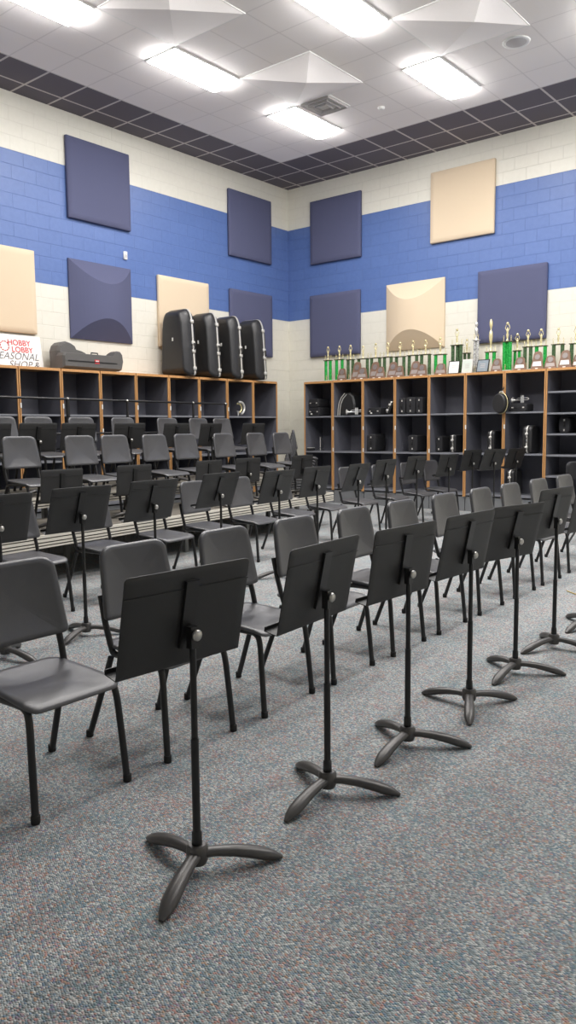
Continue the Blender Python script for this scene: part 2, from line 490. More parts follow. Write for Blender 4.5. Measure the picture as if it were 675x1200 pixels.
for i in range(9):
    src = (cabN if i == 0 else cabA if i < 7 else cabB)
    loc = ((RB[i] + RB[i + 1]) / 2, -CD, 0)
    if i in (0, 1, 7): src.location = loc; src['label'] = RLB[i]; src['group'] = 'cabinets along the trophy wall'
    else: dup(src, RLB[i], 'cabinets along the trophy wall', loc)
LB_ = [-1.103 - .70 * i for i in range(11)]
LLB = ['end cabinet bay on the left wall beside the room corner, clear of the upright cases',
       'left-wall cabinet bay holding curved horn tubing, below the fourth upright case',
       'left-wall cabinet bay below the third upright case',
       'left-wall cabinet bay below the gap of the first and second upright cases',
       'left-wall cabinet bay below the left side of the first upright case',
       'left-wall cabinet bay just right of the grey horn case above it',
       'left-wall cabinet bay under the right half of the grey horn case',
       'left-wall cabinet bay under the left half of the grey horn case',
       'left-wall cabinet bay under the paper banner at the left photo edge',
       'left-wall cabinet bay just outside the left photo edge']
for i in range(10):
    loc = (CD, (LB_[i] + LB_[i + 1]) / 2, 0)
    if i == 0: src = dup(cabN, LLB[i], 'cabinets along the left wall', loc, 90)
    elif i == 1: cabL.location = loc; cabL.rotation_euler = (0, 0, math.pi / 2); cabL['label'] = LLB[i]; cabL['group'] = 'cabinets along the left wall'
    else: dup(cabL, LLB[i], 'cabinets along the left wall', loc, 90)

# ------------------------------------------------------------------ risers and guard rail
Z1, Z2 = .48, .71
def f1(y): return 4.30 - .125 * (y + 8.9)
def f2(y): return 3.05 - .075 * (y + 8.1)
def f3(y): return 1.52 - .07 * (y + 7)
def riser(name, label, fa, fb, y0, y1, z, zlow):
    root = thing(name, label, 'riser')
    poly = [(fa(y0), y0), (fa(y1), y1), (fb(y1), y1), (fb(y0), y0)]
    MB().prism(poly, lambda u, v, w: (u, v, z - .05 + .05 * w)).build('deck', 'deck', root)
    m = MB(); gm = MB()
    d = Vector((fa(y1) - fa(y0), y1 - y0, 0)).normalized(); nrm = Vector((d.y, -d.x, 0))
    def strip(p, q, n_, a, b, t, s_):
        P, Q = Vector((*p, 0)), Vector((*q, 0))
        vs = [P, Q, Q + n_ * t, P + n_ * t]
        s_.add([(p_.x, p_.y, a) for p_ in vs] + [(p_.x, p_.y, b) for p_ in vs],
               [(0, 1, 2, 3), (7, 6, 5, 4), (0, 4, 5, 1), (1, 5, 6, 2), (2, 6, 7, 3), (3, 7, 4, 0)])
    for (p, q, n_) in (((fa(y0), y0), (fa(y1), y1), nrm), ((fb(y1), y1), (fa(y1), y1), Vector((0, 1, 0)))):
        strip(p, q, n_, z - .11, z + .001, .010, gm)
        for (a, b) in ((z - .022, z + .004), (z - .058, z - .034), (z - .086, z - .070), (z - .114, z - .098)):
            strip(p, q, n_, a, b, .026, m)
    m.build('aluminium_fascia', 'alum', root); gm.build('fascia_channel', 'groove', root)
    y = y0 + .3
    while y < y1:
        for ff, s in ((fa, -.22), (fb, .2)):
            MB().box((ff(y) + s, y, (z - .05) / 2), (.05, .05, z - .05)).build('support_leg', 'under', root)
        y += 1.24 if y + 1.24 < y1 else (y1 - .12 - y if y1 - .12 - y > .3 else 9)
    return root
riser('riser_platform', 'lower riser platform with grooved aluminium front behind the second chair row', f1, lambda y: f2(y) - .02, -10.6, -3.42, Z1, 0)
riser('riser_platform', 'higher riser platform carrying the back chair row before the left cabinets', f2, f3, -10.6, -3.3, Z2, Z1)
gr = thing('guard_rail', 'thin black guard rail along the back of the higher riser', 'rail')
def rl(y): return (f3(y) + .04, y)
pts = [(*rl(y), 1.86) for y in (-10.4, -8, -6, -4.5, -3.25)]
MB().tube(pts, .016, 8).build('top_rail', 'tube', gr)
MB().tube([(x, y, 1.40) for x, y, _ in pts], .013, 8).build('middle_rail', 'tube', gr)
for y in (-9.2, -7.9, -6.56, -5.49, -4.08, -3.28):
    x, y = rl(y); MB().tube([(x, y, Z2 + .002), (x, y, 1.86)], .018 if y != -6.56 else .026, 8).build('post', 'tube', gr)
    MB().ball((x, y, 1.862), .022, 8, 5).build('clamp', 'chrome', gr)

# ------------------------------------------------------------------ band chair
def make_chair():
    root = thing('band_chair', '', 'chair')
    # seat
    out = []
    for u, v in rrect(1, 1, [.24, .3, .3, .24], 5):
        out.append((u, v))
    def seat(u, v, w):
        x = .052 + .213 * u
        half = .222 - .022 * (1 - u) / 2 * 1.0
        y = v * half
        z = .452 - .012 * u
        z -= .020 * max(0, 1 - u * u * .9) * max(0, 1 - v * v)
        if u > .55: z -= .075 * (u - .55) ** 2 * 1.6
        z += .006 * max(0, -u) * v * v
        return (x, y, z - .011 + w * .011)
    MB().slab(out, seat, .3, .95).build('seat', 'plastic', root)
    # backrest
    out = rrect(1, 1, [.32, .32, .14, .14], 6)
    def back(u, v, w):
        half = .217 - .014 * v
        y = u * half
        s = (v + 1) / 2
        x = -.118 - .055 * s - .012 * math.sin(math.pi * s) + .028 * u * u
        z = .572 + .330 * s
        return (x + w * .014, y, z)
    MB().slab(out, back, .35, .955).build('backrest', 'plastic', root)
    def smooth(pts, k=6):
        P = [Vector(p) for p in pts]; P = [2 * P[0] - P[1]] + P + [2 * P[-1] - P[-2]]; o = []
        for i in range(1, len(P) - 2):
            for j in range(k):
                t = j / k; a, b, c, d = P[i - 1:i + 3]
                o.append(.5 * ((2 * b) + (c - a) * t + (2 * a - 5 * b + 4 * c - d) * t * t + (3 * b - a - 3 * c + d) * t ** 3))
        o.append(P[-2]); return o
    for s in (-1, 1):
        l = MB().tube(smooth([(.272, s * .218, .012), (.253, s * .210, .23), (.236, s * .203, .375), (.205, s * .198, .413), (.15, s * .195, .418)]), .0145, 10).build('leg', 'tube', root)
        MB().lathe([(.016, 0), (.0175, .004), (.0175, .03), (.015, .032)], 12, (.273, s * .2185, 0)).build('foot_cap', 'cap', l)
        l = MB().tube(smooth([(-.235, s * .222, .012), (-.16, s * .208, .22), (-.098, s * .198, .40)]), .0145, 10).build('leg', 'tube', root)
        MB().lathe([(.016, 0), (.0175, .004), (.0175, .03), (.015, .032)], 12, (-.237, s * .2225, 0)).build('foot_cap', 'cap', l)
        MB().tube(smooth([(.15, s * .195, .418), (0, s * .196, .418), (-.075, s * .198, .42), (-.094, s * .2, .455), (-.112, s * .203, .52), (-.128, s * .203, .575), (-.155, s * .198, .68)]), .0145, 10).build('back_post', 'tube', root)
    m = MB().tube([(.15, -.195, .418), (.15, .195, .418)], .010, 8).tube([(-.06, -.197, .418), (-.06, .197, .418)], .010, 8)
    m.build('seat_brace', 'tube', root)
    return root
chair0 = make_chair(); used = [False]
def chair(x, y, z, rz, label, group):
    if not used[0]:
        used[0] = True; chair0.location = (x, y, z); chair0.rotation_euler = (0, 0, math.radians(rz)); chair0['label'] = label; chair0['group'] = group
        return chair0
    return dup(chair0, label, group, (x, y, z), rz)

# ------------------------------------------------------------------ music stand
def stand_base(root):
    b = thing('tripod_base', '', ''); del b['label']; del b['category']; b.parent = root
    b.name = 'tripod_base'
    MB().lathe([(.030, .030), (.036, .045), (.036, .085), (.028, .094)], 16).build('hub', 'cast', b)
    for k in range(3):
        a = math.radians(120 * k); ca, sa = math.cos(a), math.sin(a)
        pr = [(.015, .062, .024), (.06, .061, .022), (.12, .054, .025), (.18, .041, .0275), (.225, .027, .027), (.258, .0165, .020), (.284, .007, .008)]
        MB().tube([(r * ca, r * sa, z) for r, z, _ in pr], [q for _, _, q in pr], 10, flat=.72).build('leg', 'cast', b)
    return b
def stand_desk(root, zk, tilt, parent_name='desk'):
    "desk hung at knob height zk; local +x is the back (away from the player)"
    e = bpy.data.objects.new('desk', None)
    ct, st = math.cos(math.radians(tilt)), math.sin(math.radians(tilt))
    # u across, v up the slope measured from the desk centre
    def P(u, v, n): return (-.026 + v * st - n * ct * -1 * -1, u, zk + .052 + v * ct + n * st)
    def surf(u, v, w):
        bend = .010 * max(0, (v - .5)) if v > .5 else 0
        return P(u * .252, v * .164, w * .0022 + bend)
    m = MB()
    m.slab(rrect(1, 1, [.09, .09, .02, .02], 4), surf, .6, .992)
    desk = m.build('desk', 'desk', root)
    # crease line across the back, lip on the player's side
    l = MB()
    def bar(u0, u1, v0, v1, n0, n1, mb):
        vs = [P(u, v, n) for u in (u0, u1) for v in (v0, v1) for n in (n0, n1)]
        mb.add(vs, [(0, 1, 3, 2), (4, 6, 7, 5), (0, 4, 5, 1), (2, 3, 7, 6), (0, 2, 6, 4), (1, 5, 7, 3)])
    bar(-.252, .252, -.164, -.161, .0, .058, l); bar(-.252, .252, -.161, -.146, .055, .058, l)
    l.build('lip', 'desk', desk)
    c = MB(); bar(-.250, .250, .095, .0985, -.0045, -.001, c); c.build('crease', 'desk', desk)
    c = MB(); bar(-.026, .026, -.10, .125, -.014, -.002, c); c.build('bracket', 'pole', desk)
    return desk
STANDS = {}
def stand_proto(zk, tilt):
    zk = round(zk, 2); tilt = round(tilt / 3) * 3
    if (zk, tilt) in STANDS: return STANDS[(zk, tilt)], False
    root = thing('music_stand', '', 'music stand')
    stand_base(root)
    MB().tube([(0, 0, .08), (0, 0, min(.45, zk * .62))], .0132, 12).build('lower_tube', 'pole', root)
    MB().tube([(0, 0, min(.45, zk * .62) - .02), (0, 0, zk - .02)], .0108, 12).build('upper_tube', 'pole', root)
    MB().lathe([(.0155, .09), (.0175, .095), (.0165, .135), (.013, .14)], 14).build('collar', 'pole', root)
    MB().box((0, 0, zk - .01), (.026, .03, .07)).build('tilt_head', 'pole', root)
    kb = MB().lathe([(.006, -.006), (.012, .0), (.0185, .004), (.0185, .010), (.013, .016), (.001, .017)], 16, (0, 0, 0),
                    Matrix.Translation((.016, 0, zk)) @ Matrix.Rotation(math.pi / 2, 4, 'Y'))
    kb.build('knob', 'chrome', root)
    stand_desk(root, zk, tilt)
    STANDS[(zk, tilt)] = root
    return root, True
def stand(x, y, z, rz, zk, tilt, base, label, group):
    src, fresh = stand_proto(zk, tilt)
    o = src if fresh else dup(src)
    o.location = (x, y, z); o.rotation_euler = (0, 0, math.radians(rz)); o['label'] = label; o['group'] = group
    for c in o.children:
        if c.name.startswith('tripod_base'): c.rotation_euler = (0, 0, math.radians(base - rz))
    return o

# front row
R1S = [(8.816, -11.236, -3.4, .79, 12, 54), (8.820, -10.533, 5.5, .79, 12, 34), (8.821, -9.930, -1, .79, 9, 33),
       (8.803, -9.288, -1.3, .79, 12, 57), (8.765, -8.63, -11, .78, 15, 29), (8.74, -7.97, -2.4, .83, 11, 8), (8.72, -7.28, -3, .80, 12, 20)]
SL1 = ['black music stand standing nearest, its whole tripod base on the open carpet',
       'second black music stand from the left in the front line of stands',
       'third black music stand from the left in the front line of stands',
       'fourth black music stand from the left in the front line of stands',
       'fifth front-line music stand, its desk turned more to the left than its neighbours',
       'sixth front-line music stand, set a little taller than its neighbours',
       'front-line music stand cut off by the right photo edge']
for (x, y, rz, zk, t, b), lb in zip(R1S, SL1): stand(x, y, 0, rz, zk, t, b, lb, 'music stands in the front line')
R1C = [-11.18, -10.52, -9.87, -9.24, -8.57, -7.92, -7.22, -6.50, -5.82, -5.06, -4.25]
for i, y in enumerate(R1C):
    x = 7.845 - .042 * (y + 11.2)
    if i == 0: lb = 'black chair at the left photo edge in the front row, whole seat in view'
    elif i == 10: lb = 'last black front-row chair at the right photo edge, beside a round-backed stool'
    else: lb = 'black chair in the front row, %s from the left' % ORD[i]
    chair(x, y, 0, (2, 3, 5, 4, 4, 3, 2, 2, 1, 0, -1)[i], lb, 'chairs in the front row')
# second row, on the floor before the riser
R2C = [(5.09, -9.50), (5.03, -8.72), (4.89, -7.93), (4.75, -7.20), (4.68, -6.43), (4.60, -5.64), (4.48, -4.80), (4.40, -3.95), (4.38, -3.10), (4.38, -2.30), (4.30, -1.45)]
for i, (x, y) in enumerate(R2C):
    if i == 0: lb = 'black chair at the left photo edge in the second row, before the riser front'
    elif i == 10: lb = 'last black chair of the second row, closest to the trophy cabinets'
    else: lb = 'black chair in the second row on the floor, %s from the left' % ORD[i]
    chair(x, y, 0, (7, 7, 7, 7, 6, 6, 5, 4, 2, 0, -3)[i], lb, 'chairs in the second row')
R2S = [(6.10, -10.30, .83, 15, 5, 10), (6.05, -9.645, .84, 19, 2, -70), (5.92, -8.88, .84, 18, 3, 20), (5.63, -7.85, .84, 21, 4, 50), (5.72, -7.14, .83, 18, 5, 10),
       (5.60, -6.38, .835, 15, 4, 70), (5.55, -5.55, .83, 21, 6, 33), (5.38, -4.70, .84, 15, 3, 0), (5.12, -3.52, .84, 15, 0, 40),
       (5.18, -2.72, .84, 15, -3, 15), (5.11, -1.84, .88, 15, -6, 60), (5.63, -2.20, .905, 21, -12, 30), (5.47, -1.06, .89, 18, -8, 60)]
for i, (x, y, zk, t, rz, b) in enumerate(R2S):
    if i == 0: lb = 'music stand cut by the left photo edge in the second line of stands'
    elif i == 12: lb = 'last music stand of the second line, right before the seventh trophy-wall bay'
    else: lb = 'music stand in the second line, %s from the left' % ORD[i]
    stand(x, y, 0, rz, zk, t, b, lb, 'music stands in the second line')
# third row on the lower riser
R3 = [(3.42, -8.38), (3.36, -7.60), (3.31, -7.08), (3.26, -6.43), (3.17, -5.83), (3.11, -5.06), (3.06, -4.34), (3.025, -3.72)]
for i, (x, y) in enumerate(R3):
    lb = 'black chair on the lower riser, %s from the left' % ORD[i] if i < 7 else 'last black chair on the lower riser, right before the stacked chairs'
    chair(x, y, Z1 + .002, 5, lb, 'chairs on the lower riser')
for i, (x, y, rz) in enumerate([(3.94, -8.33, 3), (3.82, -7.32, 3), (3.66, -6.01, 6), (3.57, -5.20, 2), (3.54, -4.01, 2)]):
    stand(x, y, Z1 + .002, rz, .36, 6, 60 if i == 4 else 2 * i, 'low-set music stand on the lower riser, %s from the left' % ORD[i], 'music stands on the lower riser')
# back row on the higher riser
R4 = [(2.16, -7.84), (2.11, -7.30), (2.06, -6.63), (2.0, -5.90), (1.95, -5.04), (1.90, -4.36), (1.86, -3.80)]
for i, (x, y) in enumerate(R4):
    lb = 'black chair in the back row on the higher riser, %s from the left' % ORD[i]
    chair(x, y, Z2 + .002, 4, lb, 'chairs on the higher riser')
for i, (x, y, rz) in enumerate([(2.80, -8.42, 4), (2.78, -7.83, 3), (2.73, -7.25, 3), (2.66, -6.43, 2), (2.60, -5.58, 6), (2.54, -4.86, 8), (2.45, -3.85, 0)]):
    stand(x, y, Z2 + .002, rz, .60, 12, 15 + 30 * i, 'music stand on the higher riser before the back row, %s from the left' % ORD[i], 'music stands on the higher riser')
# chairs stacked on the floor past the end of the riser
for k in range(12):
    nm = 'bottom chair' if k == 0 else 'topmost chair' if k == 11 else '%s chair up' % ORD[k]
    chair(2.06 + .010 * k, -2.40 + .008 * k, .047 * k, 38, '%s in the black chair stack nearer the corner cabinet' % nm, 'stacked chairs by the corner')

# round-backed stool at the right photo edge
st = thing('round_back_stool', 'dark round-backed stool past the last front-row chair at the right photo edge', 'stool', (7.30, -3.17, 0), -20)
MB().slab([(math.cos(a * math.pi / 12), math.sin(a * math.pi / 12)) for a in range(24)], lambda u, v, w: (u * .19, v * .19, .55 + w * .035), .5, .93).build('seat', 'softcase', st)
MB().slab(rrect(1, 1, .55, 6), lambda u, v, w: (-.2 + w * .025 + .03 * u * u, u * .17, .89 + v * .11), .5, .93).build('backrest', 'softcase', st)
MB().tube([(-.06, 0, .50), (-.2, 0, .53), (-.235, 0, .62), (-.225, 0, .89)], .014).build('back_post', 'tube', st)
MB().tube([(0, 0, .2), (0, 0, .53)], .022).build('column', 'tube', st)
for k in range(3):
    a = math.radians(120 * k + 20); MB().tube([(0, 0, .30), (.12 * math.cos(a), .12 * math.sin(a), .22), (.27 * math.cos(a), .27 * math.sin(a), .016)], .013).build('leg', 'tube', st)
o = MB().tube([(8.16, -6.15, .005), (8.27, -6.245, .005)], .0045, 6).tube([(8.27, -6.245, .005), (8.283, -6.256, .005)], [.0045, .001], 6).build('pencil', 'yellow')
tag(o, 'yellow pencil lying on the carpet near the right photo edge', 'pencil')

# ------------------------------------------------------------------ cases on the left cabinets
TOPZ = 2.347
def make_upright_case():
    root = thing('upright_case', '', 'instrument case')
    # local: +x faces the viewer, y across, z up
    def outline(k, top, q=.17, dz=0):
        o = []
        for u, v in rrect(1, 1, [.42, .42, .1, .1], 6):
            s = (v + 1) / 2
            o.append((u * k * (1.04 - .22 * s), .012 + dz + s * (top - dz)))
        return o
    def loft(rings):
        m = MB(); n = len(rings[0][0]); vs = []; fs = []
        for o_, x in rings: vs += [(x + .10 * 0, u, v) for u, v in o_]
        for r in range(len(rings) - 1):
            for i in range(n):
                j = (i + 1) % n; fs.append((r * n + i, r * n + j, (r + 1) * n + j, (r + 1) * n + i))
        m.add(vs, fs, True)
        m.add(vs[:n], [tuple(reversed(range(n)))], False); m.add(vs[-n:], [tuple(range(n))], False)
        return m
    W, T = .31, 1.12
    front = loft([(outline(W, T), -.02), (outline(W, T), .02), (outline(W * .97, T * .985), .06), (outline(W * .86, T * .95, dz=.05), .15), (outline(W * .80, T * .91, dz=.09), .17), (outline(W * .74, T * .88, dz=.12), .175)])
    front.build('front_shell', 'case', root)
    loft([(outline(W * .80, T * .93, dz=.04), -.17), (outline(W * .9, T * .97, dz=.02), -.13), (outline(W, T), -.055)]).build('rear_shell', 'case', root)
    loft([(outline(W * 1.02, T * 1.008), -.055), (outline(W * 1.02, T * 1.008), -.02)]).build('seam_trim', 'trim', root)
    for zz in (.13, .42, .56, .92):
        MB().bevbox((-.035, W * (1.07 - .22 * zz / T) , zz), (.07, .03, .06), .008).build('latch', 'trim', root)
    MB().tube([(-.035, W * .96, .44), (-.035, W * 1.08, .46), (-.035, W * 1.07, .54), (-.035, W * .935, .56)], .012).build('handle', 'cap', root)
    MB().box((.178, 0.02, .62), (.004, .03, .055)).build('label_tag', 'tag', root)
    return root
uc = make_upright_case()
for i, (y, lb) in enumerate(((-3.47, 'tallest-looking black upright case, nearest of the four on the left cabinets'), (-2.87, 'second of the four black upright cases from the banner end'),
                             (-2.29, 'third of the four black upright cases from the banner end'), (-1.64, 'black upright case closest to the room corner'))):
    loc = (.40, y, TOPZ)
    o = uc if i == 0 else dup(uc)
    o.location = loc; o.rotation_euler = (0, 0, math.radians(-86)); o['label'] = lb; o['group'] = 'upright cases on the left cabinets'

hc = thing('horn_case', 'grey horn case with red badge and raised round end lying on the left cabinets', 'instrument case', (0, 0, TOPZ))
body = [(-5.93, .02), (-5.93, .2), (-5.9, .245), (-5.06, .245), (-5.02, .25), (-4.97, .30), (-4.92, .325), (-4.86, .32), (-4.83, .28), (-4.815, .16), (-4.84, .04), (-4.88, .015)]
def exslab(poly, xa, xb, inset=.03):
    cx = sum(p[0] for p in poly) / len(poly); cz = sum(p[1] for p in poly) / len(poly)
    m = MB(); n = len(poly); rings = []
    hy = max(abs(p[0] - cx) for p in poly); hz = max(abs(p[1] - cz) for p in poly)
    for k, x in ((inset, xa), (0, xa + inset * (1 if xb > xa else -1)), (0, xb - inset * (1 if xb > xa else -1)), (inset, xb)):
        rings.append([(x, cx + (p[0] - cx) * (1 - k / hy), cz + (p[1] - cz) * (1 - k / hz)) for p in poly])
    vs = sum(rings, []); fs = []
    for r in range(3):
        for i in range(n):
            j = (i + 1) % n; fs.append((r * n + i, r * n + j, (r + 1) * n + j, (r + 1) * n + i))
    m.add(vs, fs, False); m.add(rings[0], [tuple(range(n))]); m.add(rings[3], [tuple(range(n))])
    return m
exslab(body, .57, .36).build('lower_shell', 'casegrey', hc)
bell = [(-5.90, .02), (-5.91, .28), (-5.88, .36), (-5.82, .41), (-5.74, .43), (-5.66, .415), (-5.60, .38), (-5.57, .32), (-5.46, .30), (-5.38, .27), (-5.33, .23), (-5.3, .02)]
exslab(bell, .40, .14, .05).build('bell_shell', 'casegrey', hc)
MB().tube([(.47, -5.36, .245), (.47, -5.36, .275), (.47, -5.24, .275), (.47, -5.24, .245)], .010).build('handle', 'cap', hc)
bd = MB().box((.572, -5.33, .135), (.006, .085, .06)).build('badge', 'red', hc)
MB().box((.576, -5.345, .142), (.003, .02, .02)).box((.576, -5.315, .142), (.003, .02, .02)).build('badge_mark', 'tag', bd)
MB().box((.576, -5.40, .128), (.004, .9, .012)).build('seam', 'cap', hc)

# paper banner leaning on the wall above the left cabinets
pb = thing('paper_banner', 'white paper banner with red and grey lettering leaning above the left cabinets', 'banner', (0, 0, TOPZ))
MB().add([(.12, -7.05, 0), (.12, -5.965, 0), (.03, -5.965, .50), (.03, -7.05, .50), (.116, -7.05, 0), (.116, -5.965, 0), (.026, -5.965, .50), (.026, -7.05, .50)],
         [(0, 1, 2, 3), (7, 6, 5, 4), (0, 4, 5, 1), (1, 5, 6, 2), (2, 6, 7, 3), (3, 7, 4, 0)]).build('sheet', 'paper', pb)
slope = math.atan2(.09, .50)
def letters(txt, y, z, size, mat, shear=0, name='lettering', bold=0.0):
    c = bpy.data.curves.new(name, 'FONT'); c.body = txt; c.size = size; c.shear = shear; c.extrude = .0008; c.offset = bold
    c.align_x = 'CENTER'; c.materials.append(M[mat])
    tmp = bpy.data.objects.new('tmp', c); COL.objects.link(tmp)
    me = bpy.data.meshes.new_from_object(tmp.evaluated_get(bpy.context.evaluated_depsgraph_get()))
    bpy.data.objects.remove(tmp); me.name = name
    if not me.materials: me.materials.append(M[mat])
    o = bpy.data.objects.new(name, me); COL.objects.link(o); o.parent = pb
    x = .12 - .09 * z / .50 + .003
    o.matrix_local = Matrix.Translation((x, y, z)) @ Matrix.Rotation(-slope, 4, 'Y') @ Matrix(((0, 0, 1, 0), (1, 0, 0, 0), (0, 1, 0, 0), (0, 0, 0, 1)))
    return o
letters('HOBBY', -6.33, .345, .115, 'red', 0, bold=.0015)
letters('LOBBY', -6.29, .245, .115, 'red', 0, bold=.0015)
letters('SEASONAL', -6.40, .135, .15, 'ink', .35, bold=-.001)
letters('SHOP', -6.36, .015, .15, 'ink', .35, bold=-.001)
letters('&', -6.09, .02, .14, 'ink', .3)
w_ = MB()
for k in range(11):
    a = 2 * math.pi * k / 11; a2 = a + .36
    p = []
    for aa in (a, (a + a2) / 2, a2):
        z = .325 + .068 * math.sin(aa); p.append((.12 - .09 * z / .50 + .004, -6.57 + .068 * math.cos(aa), z))
    w_.tube(p, .007, 6)
w_.build('printed_wreath', 'red', pb)

# ------------------------------------------------------------------ trophies and plaques on the right cabinets
def figure(m, c, s):
    "small winged victory figure holding a ball up"
    x, y, z = c
    m.lathe([(.016 * s, 0), (.020 * s, .006 * s), (.008 * s, .016 * s), (.010 * s, .04 * s), (.017 * s, .075 * s), (.010 * s, .098 * s), (.014 * s, .115 * s), (.016 * s, .13 * s), (.006 * s, .142 * s)], 10, c)
    m.ball((x, y, z + .152 * s), .010 * s, 8, 5)
    for q in (-1, 1):
        m.tube([(x + q * .012 * s, y, z + .128 * s), (x + q * .03 * s, y, z + .155 * s), (x + q * .016 * s, y, z + .192 * s)], .0045 * s, 6)
    m.ball((x, y, z + .207 * s), .018 * s, 10, 6)
def trophy(x0, x1, zp, zt, col, style, label, dy=0):
    cx = (x0 + x1) / 2; w = x1 - x0; y = -.33 if dy == 0 else -.33 + dy
    cx += dy * (cx - 10.6) / 12.57
    root = thing('trophy', label, 'trophy', (cx, y, TOPZ), 0, 'trophies along the cabinet tops')
    hp = zp - TOPZ; r = min(.030, w * .19)
    MB().bevbox((0, 0, .014), (w + .014, .10, .028), .006).build('base', 'marble', root)
    nc = {'pair': 2, 'triple': 3, 'tower': 3}[style]
    for k in range(nc):
        xx = -w / 2 + r + (w - 2 * r) * k / (nc - 1); yy = .025 if (nc == 3 and k == 1) else 0
        MB().lathe([(r, .028), (r, hp - .016)], 14, (xx, yy, 0)).build('column', col if not (style == 'tower') else 'silverfoil', root)
    MB().bevbox((0, 0, hp - .008), (w + .014, .08, .016), .005).build('top_plate', 'plate' if style != 'tower' else 'silver', root)
    top = zt - zp
    m = MB(); s = top / .225
    if style == 'tower' or top > .45:
        m.lathe([(.03, 0), (.032, .012), (.009, .03), (.010, .06), (.024, .10), (.032, .14), (.028, .18), (.010, .20), (.014, .215), (.027, .24), (.027, .275), (.006, .30)], 14, (0, 0, hp))
        m.v = [(a, b, hp + (c - hp) * top / .30) for a, b, c in m.v]
    else: figure(m, (0, 0, hp), s)
    m.build('figure', 'gold' if style != 'tower' else 'silver', root)
    for q in (-1, 1):
        e = MB(); figure(e, (q * (w / 2 - .016), .0, hp), min(.42, s * .42)); e.build('finial', 'gold', root)
    e = MB(); figure(e, (-w * .12, -.03, .028), .42); e.build('base_figure', 'gold', root)
T = [(1.171, 1.337, 2.768, 3.031), (1.43, 1.623, 2.768, 3.028), (1.703, 1.872, 2.752, 3.025), (1.951, 2.203, 2.749, 2.988), (2.241, 2.478, 2.747, 3.014), (2.525, 2.728, 2.746, 3.009),
     (2.783, 3.0, 2.736, 2.997), (3.054, 3.266, 2.742, 2.999), (3.309, 3.525, 2.74, 2.994), (3.593, 3.829, 2.72, 3.016), (3.926, 4.138, 2.859, 3.135), (4.16, 4.285, 2.724, 2.962),
     (4.345, 4.447, 2.918, 3.218), (4.569, 4.754, 2.70, 3.236), (4.875, 5.035, 2.85, 3.162), (5.068, 5.19, 2.702, 2.985), (5.235, 5.388, 2.738, 3.012), (5.43, 5.629, 2.735, 3.006),
     (5.712, 5.911, 2.741, 2.995), (5.999, 6.186, 2.733, 2.997)]
BR = {0: 'bright green', 1: 'bright green', 9: 'bright green', 14: 'bright green', 15: 'bright green', 17: 'bright green', 13: 'bright green'}
for i, t in enumerate(T):
    br = i in BR
    if i == 0: lb = 'bright green two-column trophy at the corner end of the trophy row'
    elif i == 12: lb = 'all-silver column tower trophy with a silver cup top'
    elif i == 13: lb = 'tall green trophy reaching highest, beside the silver tower trophy'
    elif i == 14: lb = 'tall wide green three-column trophy under the navy panel'
    elif i == 10: lb = 'tall dark green trophy behind the white certificate'
    else: lb = '%s two-column trophy, %s from the corner end of the row' % ('bright green' if br else 'dark green', ORD[i])
    trophy(*t, 'green' if br else 'darkgreen', 'tower' if i == 12 else 'triple' if i in (10, 14) else 'pair', lb, .15 if i in (11, 15) else 0)
trophy(6.27, 6.46, 2.74, 3.0, 'darkgreen', 'pair', 'dark green two-column trophy just past the right photo edge')

def plaque(x, zt, hw, white, label, y=-.5):
    h = zt - TOPZ
    hw *= 1.12
    root = thing('plaque', label, 'plaque', (x, y, TOPZ), rnd.uniform(-6, 6), 'wooden plaques before the trophies')
    lean = .15
    def F(u, v, w): return (u * hw, -.02 + v * h * lean + w * .010, .002 + v * h)
    out = [(-1, 0), (1, 0), (.96, .16), (.8, .5), (.66, .82), (.52, .93), (.25, .99), (-.25, .99), (-.52, .93), (-.66, .82), (-.8, .5), (-.96, .16)]
    MB().prism(out, lambda u, v, w: F(u, v, w * 2 - 1)).build('wood_shield', 'walnut', root)
    c = [(.42 * math.cos(a * math.pi / 10), .68 + .42 * math.sin(a * math.pi / 10) * hw / h) for a in range(20)]
    MB().prism(c, lambda u, v, w: F(u, v, -1.1 - w * .5)).build('medal', 'medal', root)
    MB().prism([(-.74, .16), (.74, .16), (.62, .42), (-.62, .42)], lambda u, v, w: F(u, v, -1.1 - w * .25)).build('name_plate', 'tag' if white else 'engrave', root)
    MB().box((0, .022, .05), (.02, .03, .1)).build('easel_leg', 'walnut', root)
    MB().box((0, -.036, .010), (hw * .4, .012, .016)).build('paper_tag', 'tag', root)
PQ = [(1.742, 2.569, 0.099), (2.035, 2.679, 0.110), (2.20, 2.561, 0.11), (2.44, 2.655, 0.108), (2.60, 2.555, 0.095), (2.83, 2.631, 0.105), (3.01, 2.546, 0.095), (3.30, 2.618, 0.105), (3.47, 2.549, 0.1), (3.807, 2.544, 0.108),
      (4.873, 2.557, 0.09), (5.249, 2.561, 0.101), (5.561, 2.628, 0.091), (5.75, 2.555, 0.09), (6.006, 2.617, 0.094), (6.185, 2.548, 0.082)]
for i, p in enumerate(PQ):
    wh = i in (11, 12, 14, 15)
    lb = 'brown wooden plaque with round medal and %s plate, %s from the corner end' % ('white' if wh else 'metal', ORD[i])
    plaque(*p, wh, lb, (-.535, -.475)[i % 2])
